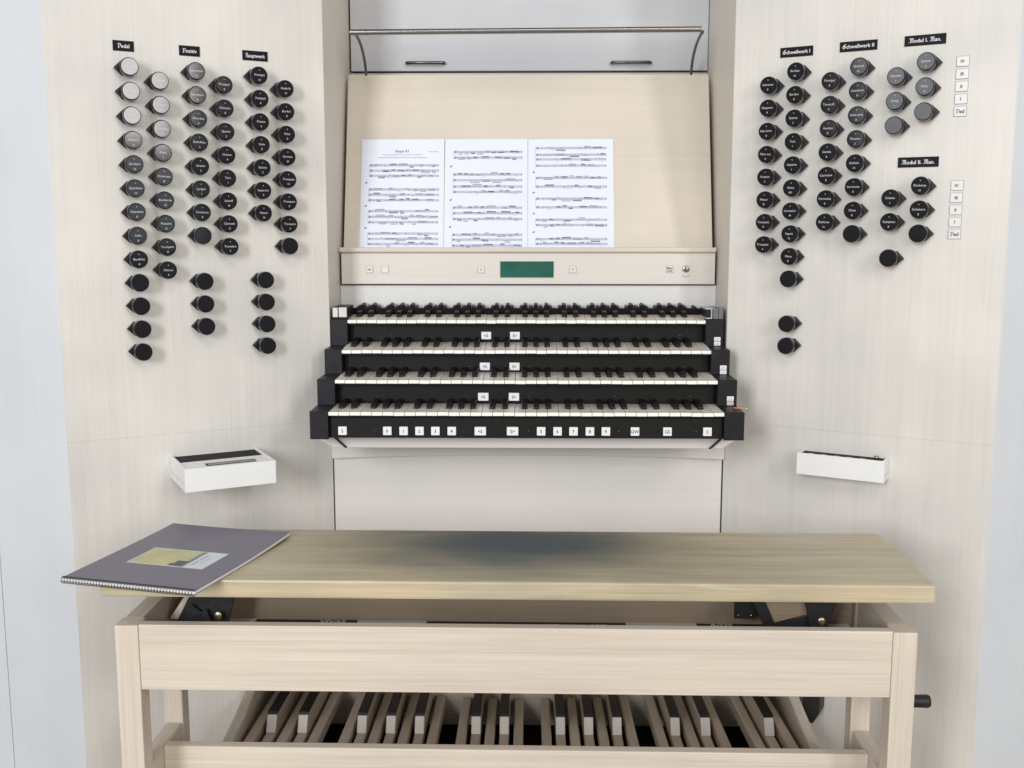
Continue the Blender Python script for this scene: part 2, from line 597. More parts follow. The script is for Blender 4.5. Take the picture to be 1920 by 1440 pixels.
wing('L')
wing('R')
box('backing_board', -0.50, 0.50, 2.905, 2.92, 0.70, ZT, 'gap_black', con, 0)
box('cover_panel', -0.4615, 0.4645, 2.860, 2.882, 1.6605, ZT, 'cover_wood', con, 0.001)
box('back_rail', -0.4655, 0.4655, 2.872, 2.895, 1.55, 1.6575, 'case_wood_cross', con, 0.001)
for xa, xb in ((-0.3155, -0.2184), (0.216, 0.3153)):
    bm = bmesh.new()
    zz, yy = 1.6795, 2.846
    add_tube(bm, [(xa, 2.86, zz), (xa, yy + 0.003, zz), (xa + 0.003, yy, zz), (xb - 0.003, yy, zz), (xb, yy + 0.003, zz), (xb, 2.86, zz)], 0.0038, 10)
    obj('cover_handle', bm, 'dark_steel', con, smooth=True)

# music desk, leaning back
DL = math.atan2(0.123, 0.429)
desk_m = Matrix.Translation((0, 2.669, 1.2132)) @ Matrix.Rotation(-DL, 4, 'X')
DH = 0.446
desk = box('music_desk', -0.4585, 0.4568, 0.0, 0.016, -0.030, DH, 'desk_wood', con, 0.0015, matrix=desk_m)
box('ledge_lip', -0.4643, 0.4607, 2.630, 2.644, 1.1965, 1.2088, 'desk_wood', con, 0.0035, 2)
box('ledge_shelf', -0.4605, 0.4597, 2.6445, 2.700, 1.180, 1.1895, 'desk_wood', con, 0.001)
box('control_panel', -0.4603, 0.4597, 2.640, 2.662, 1.1185, 1.1955, 'case_wood_cross', con, 0.001)
box('key_backboard', -0.4655, 0.4655, 2.652, 2.67, 0.98, 1.1150, 'button_white', con, 0.001)

# lamp rail over the desk
bm = bmesh.new()
add_tube(bm, [(-0.4235, 2.62, 1.7155), (0.4085, 2.62, 1.7205)], 0.0068, 16)
o = obj('lamp_tube', bm, 'steel', con, smooth=True)
smooth_by_angle(o, 50)
for s, x in ((-1, -0.413), (1, 0.4125)):
    bm = bmesh.new()
    pts = []
    for i in range(11):
        t = i / 10
        a = t * math.pi / 2
        pts.append((x, 2.795 - 0.172 * (1 - math.cos(a)), 1.635 + 0.080 * math.sin(a)))
    add_tube(bm, pts, 0.0036, 10)
    obj('lamp_arm', bm, 'dark_steel', con, smooth=True)

# controls on the panel below the desk
def panel_button(x, z, mark, size=0.0165):
    b = box('panel_button', x - size / 2, x + size / 2, 2.6375, 2.6398, z - size / 2, z + size / 2, 'button_white', con, 0.0006)
    rim = box('button_rim', x - size / 2 - 0.0007, x + size / 2 + 0.0007, 2.6394, 2.6399, z - size / 2 - 0.0007, z + size / 2 + 0.0007, 'print_grey', b, 0)
    if mark:
        bm = bmesh.new()
        for (s, sz, dx, dy) in mark: add_text(bm, s, sz, dx, dy, 0, bold=0.0002)
        flat_obj('lettering', bm, 'print_dark', b, front(x, 2.6371, z))


panel_button(-0.3906, 1.1545, [('<', 0.006, -0.0035, 0), ('0', 0.006, 0, 0), ('>', 0.006, 0.0035, 0)])
panel_button(-0.3524, 1.1545, None)
panel_button(-0.1154, 1.1545, [('•', 0.011, 0, 0)])
panel_button(0.1104, 1.1550, [('+', 0.009, 0, 0)])
panel_button(0.3488, 1.1555, [('Mem', 0.0068, 0, 0.003), ('lock', 0.0068, 0, -0.0032)])
b = box('display', -0.0681, 0.0633, 2.6372, 2.6398, 1.1352, 1.1747, 'lcd_green', con, 0.0004)
box('display_frame', -0.0700, 0.0652, 2.6385, 2.6399, 1.1333, 1.1766, 'case_wood_cross', b, 0.0003)
bm = add_lathe(bmesh.new(), [(0.0082, 0), (0.0082, 0.004), (0.0074, 0.006), (0.0060, 0.0066), (0.0, 0.0066)], 24)
kl = obj('key_switch', bm, 'steel', con, front(0.388, 2.640, 1.1565))
smooth_by_angle(kl)
bm = add_box(bmesh.new(), -0.0007, 0.0007, -0.003, 0.003, 0.0064, 0.0069)
obj('keyhole', bm, 'gap_black', kl, front(0.388, 2.640, 1.1565))
bm = bmesh.new()
add_tube(bm, [(0.388 + 0.0085 * math.cos(a), 2.6392, 1.145 + 0.0085 * math.sin(a)) for a in [R(200 + 14 * i) for i in range(11)]], 0.0006, 6)
obj('switch_scale', bm, 'print_grey', con)

# below the manuals: tray front with mitred ends, arched apron, knee panel
prism('tray_front', [(-0.466, 0.812), (0.462, 0.812), (0.462, 0.800), (0.425, 0.7765), (-0.428, 0.7765), (-0.466, 0.800)], 'y', 2.300, 2.318, 'knee_wood', con, 0.0008)
for s in (-1, 1):
    x1, x0 = s * 0.4275, s * 0.396
    prism('tray_strut', [(x1, 0.803), (x1 - s * 0.004, 0.803), (x0, 0.7775), (x0 + s * 0.004, 0.7775)], 'y', 2.290, 2.2985, 'stained_black', con, 0.0004)
arc = [(-0.4645, 0.86), (-0.4645, 0.7135)]
for i in range(1, 24):
    t = -1 + 2 * i / 24
    arc.append((0.4645 * t, 0.7135 + 0.0095 * (1 - t * t)))
arc += [(0.4645, 0.7135), (0.4645, 0.86)]
prism('apron', arc, 'y', 2.478, 2.494, 'knee_wood', con, 0.0006)
box('knee_panel', -0.4640, 0.4635, 2.499, 2.517, 0.31, 0.80, 'knee_wood', con, 0.0008)
box('kneehole_back', -0.75, 0.75, 2.62, 2.64, 0.0, 0.69, 'case_wood', con, 0.0)

# ------------------------------------------------------------------ manuals
YK = [2.233, 2.3205, 2.414, 2.500]
ZK = [0.867, 0.9235, 0.9795, 1.041]
TILT = [0.0, 1.2, 3.4, 4.4]
KX0 = -0.4265
NW = 0.845 / 36
KL = [0.135, 0.135, 0.135, 0.10]
GAP = 0.0009
nat_me = {}
for L in set(KL):
    bm = bmesh.new()
    add_box(bm, GAP / 2, NW - GAP / 2, 0, L, -0.0076, 0, 0.0006)
    nat_me[L] = mesh_of(bm, 'natural_key', 'bone')
    nat_me[L].materials.append(M['bone_white'])      # white front piece of the key; fuller light on fronts put into colour
    for p in nat_me[L].polygons:
        if p.normal.y < -0.6: p.material_index = 1


def sharp_mesh(L):
    bm = bmesh.new()
    hw0, hw1 = 0.0066, 0.0056
    # front slope, then long top
    prof = [(0.0, -0.002), (0.0, 0.0045), (0.008, 0.0115), (L, 0.0115), (L, -0.002)]
    lo = [bm.verts.new((-(hw0 if z < 0.003 else hw1), y, z)) for y, z in prof]
    hi = [bm.verts.new(((hw0 if z < 0.003 else hw1), y, z)) for y, z in prof]
    fs = [bm.faces.new(lo), bm.faces.new(hi)]
    for i in range(5):
        fs.append(bm.faces.new([lo[i], lo[(i + 1) % 5], hi[(i + 1) % 5], hi[i]]))
    bmesh.ops.recalc_face_normals(bm, faces=fs)
    bmesh.ops.bevel(bm, geom=list(bm.edges), offset=0.0008, segments=1, affect='EDGES', profile=0.5)
    return mesh_of(bm, 'sharp_key', 'ebony')


sh_long, sh_top = sharp_mesh(0.085), sharp_mesh(0.095)
ORD = ['lowest', 'second lowest', 'second highest', 'highest']
for k in range(4):
    base = Matrix.Translation((KX0, YK[k], ZK[k])) @ Matrix.Rotation(R(TILT[k]), 4, 'X')
    man = box('manual', -0.4235, 0.4155, YK[k] + 0.012, YK[k] + 0.13, ZK[k] - 0.013, ZK[k] - 0.0085, 'fascia_black', con, 0.0004)
    tag(man, ORD[k] + ' of the four keyboards')
    for i in range(36):
        dz = random.gauss(0, 0.00018)
        inst('natural_key', nat_me[KL[k]], None, man, base @ Matrix.Translation((i * NW, random.gauss(0, 0.00012), dz)))
        if i < 35 and i % 7 in (0, 1, 3, 4, 5):
            off = {0: -0.0018, 1: 0.0018, 3: -0.0024, 4: 0.0, 5: 0.0024}[i % 7]
            inst('sharp_key', sh_top if k == 3 else sh_long, None, man,
                 base @ Matrix.Translation(((i + 1) * NW + off, 0.045, random.gauss(0, 0.0002))))
    if k == 3:
        # added dark rail and stubs, shaped like the blurred key reflections behind the keys
        obj('reflection_rail', add_box(bmesh.new(), 0.0, 0.845, 0.088, 0.1005, -0.004, 0.0142, 0.0008), 'shade_reflect_black', man, base)
        t_bm = add_box(bmesh.new(), -0.0045, 0.0045, 0.104, 0.140, -0.004, 0.0165, 0.002)
        t_me = mesh_of(t_bm, 'natural_reflection', 'ebony')
        s_bm = add_box(bmesh.new(), -0.0050, 0.0050, 0.101, 0.141, -0.004, 0.0220, 0.0025)
        s_me = mesh_of(s_bm, 'sharp_reflection', 'ebony')
        for i in range(36):
            inst('natural_reflection', t_me, None, man, base @ Matrix.Translation(((i + 0.5) * NW, 0, 0)))
            if i < 35 and i % 7 in (0, 1, 3, 4, 5):
                off = {0: -0.0018, 1: 0.0018, 3: -0.0024, 4: 0.0, 5: 0.0024}[i % 7]
                inst('sharp_reflection', s_me, None, man, base @ Matrix.Translation(((i + 1) * NW + off, 0, 0)))

# key slips (the black boards that carry the pistons)
box('key_slip', -0.4235, 0.4155, 2.2440, 2.262, 0.8095, 0.8538, 'fascia_black', con, 0.0008)
for k in range(1, 4):
    box('key_slip', -0.4235, 0.4155, YK[k] + 0.030, YK[k] + 0.046, ZK[k - 1] - 0.004, ZK[k] - 0.0135, 'fascia_black', con, 0.0006)
# stepped cheeks
for s in (-1, 1):
    xa, xb = (-0.4640, -0.4245) if s < 0 else (0.4165, 0.4590)
    pr = [(2.2300, 0.8085), (2.2300, 0.8690)]
    for k in range(1, 4):
        pr += [(YK[k] - 0.0015, ZK[k - 1] + 0.002), (YK[k] - 0.0015, ZK[k] + 0.002)]
    pr += [(2.640, ZK[3] + 0.002), (2.640, 0.8085)]
    prism('manual_cheek', pr, 'x', xa, xb, 'stained_black', con, 0.0008)
    # the strip of wood between keys and slip under each manual
box('key_bed', -0.4240, 0.4160, 2.264, 2.46, 0.8095, 0.835, 'fascia_black', con, 0.0006)
for k in range(4):
    box('key_bed', -0.4240, 0.4160, YK[k] + 0.135, 2.64, ZK[k] - 0.03, ZK[k] - 0.012, 'fascia_black', con, 0.0)

# pistons
def piston(x, y, z, w, h, mark):
    p = box('piston', x - w / 2, x + w / 2, y - 0.006, y - 0.0003, z - h / 2, z + h / 2, 'piston_white', con, 0.0008)
    bm = bmesh.new()
    add_text(bm, mark, 0.0098, 0, 0, 0, bold=0.00015)
    flat_obj('lettering', bm, 'print_dark', p, front(x, y - 0.0064, z))
    bz = box('piston_rim', x - w / 2 - 0.0012, x + w / 2 + 0.0012, y - 0.0012, y - 0.0002, z - h / 2 - 0.0012, z + h / 2 + 0.0012, 'gap_black', p, 0)


row = [(-0.396, 'S', 0), (-0.300, '0', 0), (-0.265, '1', 0), (-0.231, '2', 0), (-0.197, '3', 0), (-0.162, '4', 0), (-0.101, '<S', 1), (-0.032, 'S>', 1),
       (0.029, '5', 0), (0.064, '6', 0), (0.098, '7', 0), (0.133, '8', 0), (0.167, '9', 0), (0.229, 'GW', 0), (0.298, 'GS', 0), (0.383, 'C', 0)]
for x, mk, wide in row:
    piston(x, 2.244, 0.8255, 0.0245 if wide else 0.0183, 0.0183, mk)
for k, z in ((1, 0.8832), (2, 0.9395), (3, 1.0025)):
    for x, mk in ((-0.0988, '<S'), (-0.0305, 'S>')):
        piston(x, YK[k] + 0.030, z, 0.0235, 0.0178, mk)
scr = mesh_of(add_lathe(bmesh.new(), [(0.0017, 0), (0.0015, 0.0007), (0.0, 0.0011)], 10), 'screw', 'dark_steel', True)
for y, z, xs in ((2.244, 0.8253, (-0.3284, -0.1361, 0.002, 0.1946, 0.3595)), (YK[1] + 0.03, 0.884, (-0.3256, -0.1349, 0.0032, 0.1943, 0.3614)),
                 (YK[2] + 0.03, 0.939, (-0.3251, -0.1337, 0.0031, 0.1962, 0.3607)), (YK[3] + 0.03, 1.0025, (-0.3251, 0.0043, 0.1971, 0.3616))):
    for x in xs: inst('screw', scr, None, con, front(x, y - 0.0001, z))

# rocker tabs on the right cheek
for k in range(1, 4):
    for j, (z0, z1) in enumerate(((0.0130, 0.0230), (0.0030, 0.0120))):
        zb = ZK[k - 1]
        mat = 'tab_pink' if (k == 1 and j == 1) else 'piston_white'
        t = box('rocker_tab', 0.4365, 0.4515, YK[k] - 0.0065, YK[k] - 0.0016, zb + z0, zb + z1, mat, con, 0.0008)
        box('tab_face', 0.4393, 0.4487, YK[k] - 0.0069, YK[k] - 0.0064, zb + z0 + 0.0022, zb + z1 - 0.0022, 'tab_grey' if mat != 'tab_pink' else 'tab_pink', t, 0)

# end blocks of the top manual
eb = box('end_block', -0.4590, -0.4245, 2.5000, 2.590, 1.0435, 1.0715, 'stained_black', con, 0.001)
box('block_tile', -0.4583, -0.4462, 2.4955, 2.4998, 1.0482, 1.0705, 'tab_grey', eb, 0.0008)
box('block_tile', -0.4440, -0.4252, 2.4955, 2.4998, 1.0482, 1.0710, 'tab_grey', eb, 0.0008)
eb = box('end_block', 0.4330, 0.4580, 2.5000, 2.592, 1.0435, 1.0690, 'smoke_plastic', con, 0.002, 2)
box('block_seam', 0.4455, 0.4465, 2.4994, 2.5930, 1.0440, 1.0694, 'gap_black', eb, 0)
# clear grey holder beside it: a small U of plastic round a dark core
prism('block_holder', [(0.4165, 1.0445), (0.4320, 1.0445), (0.4320, 1.0690), (0.4165, 1.0690), (0.4165, 1.0665), (0.4290, 1.0665), (0.4290, 1.0475), (0.4165, 1.0475)],
      'y', 2.502, 2.590, 'grey_plastic', eb, 0.0006)
box('block_core', 0.4170, 0.4280, 2.5060, 2.588, 1.0485, 1.0655, 'stained_black', eb, 0.001)

st = thing('stick', (0.455, 2.273, 0.869), 'thin orange stick lying on the right cheek of the lowest manual', 'stick')
bm = bmesh.new()
add_tube(bm, [(0.4445, 2.276, 0.8712), (0.468, 2.270, 0.8706)], 0.0014, 6)
obj('shaft', bm, 'orange_paint', st)
bm = bmesh.new()
add_tube(bm, [(0.4681, 2.26997, 0.8712), (0.4730, 2.2688, 0.8706)], 0.0012, 6)
obj('tip', bm, 'bench_wood_x', st)

# ------------------------------------------------------------------ stop knobs
KH = 0.038
prof = [(0.0, 0.0005), (0.0168, 0.0005), (0.0178, 0.010), (0.0188, 0.022), (0.0190, 0.031), (0.0187, 0.0345), (0.0179, 0.0368), (0.0166, 0.0380), (0.0, 0.0380)]
bm = add_lathe(bmesh.new(), prof, 36)
knob_me = mesh_of(bm, 'stop_knob', 'knob_black')
smooth_by_angle(knob_me, 24)
ptr = {}
for side, s in (('L', -1), ('R', 1)):
    bm = bmesh.new()
    add_prism(bm, [(s * 0.0275, 0), (s * 0.0122, 0.0153), (s * 0.0040, 0.0122), (s * 0.0040, -0.0122), (s * 0.0122, -0.0153)], 'z', 0.0008, 0.0165, 0.0007)
    ptr[side] = mesh_of(bm, 'pointer', 'pointer_black')


def stop(side, u, z, name=None, foot='8'):
    m = on_wing(side, u, z) @ Matrix.Rotation(random.gauss(0, R(1.2)), 4, 'Z') @ Matrix.Rotation(random.gauss(0, R(0.3)), 4, 'X') @ Matrix.Rotation(random.gauss(0, R(0.25)), 4, 'Y')
    k = inst('stop_knob', knob_me, None, con, m)
    inst('pointer', ptr[side], None, k, m)
    if name:
        bm = bmesh.new()
        w = add_text(bm, name, 0.0066, 0, 0.0006, 0.0, squeeze=1.0)
        if w > 0.0265:
            for v in bm.verts: v.co.x *= 0.0265 / w
        add_text(bm, foot, 0.0058, 0.0, -0.0098, 0.0)
        add_lathe(bm, [(0.0009, 0.0), (0.0, 0.0001)], 8, Matrix.Translation((0, 0.0105, 0)))
        flat_obj('lettering', bm, 'knob_print', k, m @ Matrix.Translation((0, 0, 0.03815)))


def zl(k): return 1.5845 - 0.0494 * k
def zli(k): return 1.5598 - 0.0493 * k
def zr(k): return 1.5917 - 0.0499 * k
def zri(k): return 1.5660 - 0.0497 * k


for k, nm in enumerate([('Untersatz', '32'), ('Prinzipal', '16'), ('Violon', '16'), ('Subbass', '16'), ('Zartbass', '16'), ('Quintbass', '10'), ('Octavbass', '8'), ('Cello', '8'), ('Bassflöte', '8'),
                        None, None, None, None]):
    stop('L', 0.4265, zl(k), *(nm or (None,)))
for k, nm in enumerate([('Gedackt', '8'), ('Octave', '4'), ('Choralbass', '4'), ('Flöte', '4'), ('Hintersatz', '4f'), ('Bombarde', '32'), ('Posaune', '16'), ('Trompete', '8'), ('Clairon', '4')]):
    stop('L', 0.3675, zli(k), *nm)
for k, nm in ((0, ('Quintatön', '16')), (1, ('Gemshorn', '8')), (2, ('Bourdon', '8')), (3, ('Rohrflöte', '4')), (4, ('Octave', '2')), (5, ('Larigot', '1')), (6, ('Cromorne', '8')), (7, None), (9, None), (10, None), (11, None)):
    stop('L', 0.2912, zl(k), *(nm or (None,)))
for k, nm in enumerate([('Prinzipal', '8'), ('Dulciana', '8'), ('Quinte', '2'), ('Octave', '4'), ('Terz', '1'), ('Scharff', '4f'), ('Clarinett', '8'), ('Tremulant', '')]):
    stop('L', 0.2337, zli(k), nm[0], nm[1] or 'T')
for k, nm in ((0, ('Prinzipal', '16')), (1, ('Prinzipal', '8')), (2, ('Octave', '4')), (3, ('Viola', '8')), (4, ('Quinte', '2')), (5, ('Superoct.', '2')), (6, ('Mixtur', '5f')), (9, None), (10, None), (11, None), (12, None)):
    stop('L', 0.1570, zl(k), *(nm or (None,)))
for k, nm in enumerate([('Gedackt', '16'), ('Bordun', '8'), ('Flöte', '8'), ('Kornett', '5f'), ('Trompete', '16'), ('Trompete', '8'), ('Trompete', '4'), None]):
    stop('L', 0.0993, zli(k), *(nm or (None,)))
for k, nm in enumerate([('Salicional', '8'), ('Diapason', '8'), ('Flûte harm.', '8'), ('Flûte oct.', '4'), ('Octavin', '2'), ('Mixtur', '5f'), ('Trompete', '8'), ('Trompete', '4')]):
    stop('R', 0.0895, zri(k), *nm)
for k, nm in ((0, ('Bordun', '16')), (1, ('Bordun', '8')), (2, ('Quinte', '2')), (3, ('Terz', '1')), (4, ('Septime', '1')), (5, ('None', '8/9')), (6, ('Cornettino', '4f')), (7, ('Fagott', '16')), (8, ('Oboe', '8')), (9, None), (11, None), (12, None)):
    stop('R', 0.1482, zr(k), *(nm or (None,)))
for k, nm in enumerate([('Prinzipal', '8'), ('Traversfl.', '4'), ('Aeoline', '8'), ('Gamba', '8'), ('Clarinette', '8'), ('Harmonika', '8'), ('Euphone', '16')]):
    stop('R', 0.2233, zri(k), *nm)
for k, nm in enumerate([('Quintad', '16'), ('Gemshorn', '8'), ('Unda maris', '8'), ('Flautino', '2'), ('Dulcian', '16'), ('Vox humana', '8'), ('Oboe', '8'), None]):
    stop('R', 0.2820, zr(k), *(nm or (None,)))
for k, nm in ((0, ('Glocken', '')), (1, ('Gong', '')), (2, None)):
    stop('R', 0.3583, zri(k), *((nm[0], 'I') if nm else (None,)))
for k, nm in ((0, ('Quinte', '5')), (1, ('Flöte', '8')), (2, None)):
    stop('R', 0.4157, zr(k), *(nm or (None,)))
stop('R', 0.3587, 1.3168, 'Celesta', 'I')
stop('R', 0.3587, 1.2675, 'Xylophon', '8')
stop('R', 0.3600, 1.1916)
stop('R', 0.4171, 1.3422, 'Glockensp.', '16')
stop('R', 0.4171, 1.2929, 'Zimbelstern', '8')
stop('R', 0.4171, 1.2434)


def plate(side, u, z, w, text):
    m = on_wing(side, u, z)
    p = obj('name_plate', add_box(bmesh.new(), -w / 2, w / 2, -0.0105, 0.0105, 0.0002, 0.0022, 0.0004), 'plate_black', con, m)
    tag(p, 'black name plate with white lettering ' + text)
    bm = bmesh.new()
    wt = add_text(bm, text, 0.0108, 0, -0.0002, 0, bold=0.00012, blackletter=True)
    lim = w - 0.012
    if wt > lim:
        for v in bm.verts: v.co.x *= lim / wt
    flat_obj('lettering', bm, 'print_white', p, m @ Matrix.Translation((0, 0, 0.00245)))


plate('L', 0.4315, 1.6300, 0.0420, 'Pedal')
plate('L', 0.2969, 1.6300, 0.0435, 'Positiv')
plate('L', 0.1557, 1.6302, 0.0560, 'Hauptwerk')
plate('R', 0.1399, 1.6375, 0.0720, 'Schwellwerk I')
plate('R', 0.2718, 1.6390, 0.0780, 'Schwellwerk II')
plate('R', 0.4060, 1.6400, 0.0815, 'Modul I. Man.')
plate('R', 0.4050, 1.3921, 0.0815, 'Modul II. Man.')
for z0, dz in ((1.5915, 0.02493), (1.3419, 0.0249)):
    for i, t in enumerate(('IV', 'III', 'II', 'I', 'Ped')):
        m = on_wing('R', 0.4815 if z0 > 1.5 else 0.4840, z0 - i * dz)
        b = obj('coupler_button', add_box(bmesh.new(), -0.0118, 0.0118, -0.0098, 0.0098, 0.0004, 0.0022, 0.0006), 'button_white', con, m)
        obj('button_rim', add_box(bmesh.new(), -0.0126, 0.0126, -0.0106, 0.0106, 0.0001, 0.0006), 'print_grey', b, m)
        bm = bmesh.new()
        add_text(bm, t, 0.0088 if t != 'Ped' else 0.0105, 0, 0, 0, bold=0.0002, blackletter=(t == 'Ped'))
        flat_obj('lettering', bm, 'print_dark', b, m @ Matrix.Translation((0, 0, 0.0029)))


# ------------------------------------------------------------------ pull-out drawers in the wings
def drawer(side, ua, ub, z0, z1, h, label):
    m = on_wing(side, 0, 0)
    s = -1 if side == 'L' else 1
    xa, xb = sorted((s * ua, s * ub))
    T = 0.006
    FT = 0.012 if side == 'L' else 0.006

    def B(nm, x0, x1, y0, y1, h0, h1, mat, par, bev=0.0008):
        return obj(nm, add_box(bmesh.new(), x0, x1, y0, y1, h0, h1, bev), mat, par, m)
    d = B('drawer', xa, xb, z0, z1, h - FT, h, 'white_lacquer', con)
    tag(d, label)
    B('drawer_side', xa, xa + T, z0 + 0.016, z1, 0.0005, h - FT - 0.0005, 'white_lacquer', d)
    B('drawer_side', xb - T, xb, z0 + 0.016, z1, 0.0005, h - FT - 0.0005, 'white_lacquer', d)
    B('drawer_base', xa, xb, z0, z0 + 0.0145, 0.0005, h - FT - 0.0005, 'white_lacquer', d)
    # control deck inside: dark slot at the back, white deck with a long dark window
    zt = z1 - 0.0025
    if side == 'L':
        B('deck', xa + T + 0.0005, xb - T - 0.0005, z0 + 0.016, zt, h * 0.48, h - 0.013, 'white_lacquer', d, 0.0005)
        B('deck_slot', xa + T + 0.0005, xb - T - 0.0005, z0 + 0.016, zt - 0.0015, 0.001, h * 0.478, 'gap_black', d, 0)
        B('deck_display', xa + 0.052, xb - 0.036, zt + 0.0002, zt + 0.0010, h * 0.70, h * 0.86, 'gap_black', d, 0)
        B('display_glass', xa + 0.055, xb - 0.039, zt + 0.0011, zt + 0.0014, h * 0.74, h * 0.85, 'smoke_plastic', d, 0)
        for i in range(9):
            x = xa + 0.035 + i * 0.0155
            B('deck_mark', x, x + 0.003 + 0.003 * (i % 3), zt + 0.0001, zt + 0.0005, h * 0.56, h * 0.56 + 0.002 + 0.003 * (i % 2), 'tab_grey', d, 0)
    else:
        B('deck', xa + T + 0.0005, xb - T - 0.0005, z0 + 0.016, zt - 0.001, 0.001, h - FT - 0.001, 'gap_black', d, 0)
        for i in range(5):
            x = xa + 0.022 + i * 0.028
            B('deck_mark', x, x + 0.012, zt - 0.0008, zt + 0.0006, h * 0.62, h - FT - 0.001, 'button_white', d, 0.0003)
        bm = add_lathe(bmesh.new(), [(0.0045, 0), (0.0045, 0.008), (0.003, 0.0098), (0, 0.0102)], 14,
                       Matrix.Translation((xb - 0.024, zt - 0.003, h * 0.35)) @ Matrix.Rotation(R(-90), 4, 'X'))
        obj('deck_knob', bm, 'steel', d, m, smooth=True)


drawer('L', 0.182, 0.376, 0.704, 0.7545, 0.160, 'white drawer pulled far out with black slot and dark display on top')
drawer('R', 0.187, 0.377, 0.7070, 0.7555, 0.050, 'white drawer pulled out a little way')

# black toe lever low on the right wing
m = on_wing('R', 0.242, 0.140)
bm = add_prism(bmesh.new(), [(-0.022, -0.008), (0.004, -0.017), (0.019, 0.010), (0.019, 0.05), (-0.018, 0.05)], 'z', 0.001, 0.05, 0.003)
obj('toe_lever', bm, 'rubber_black', con, m)

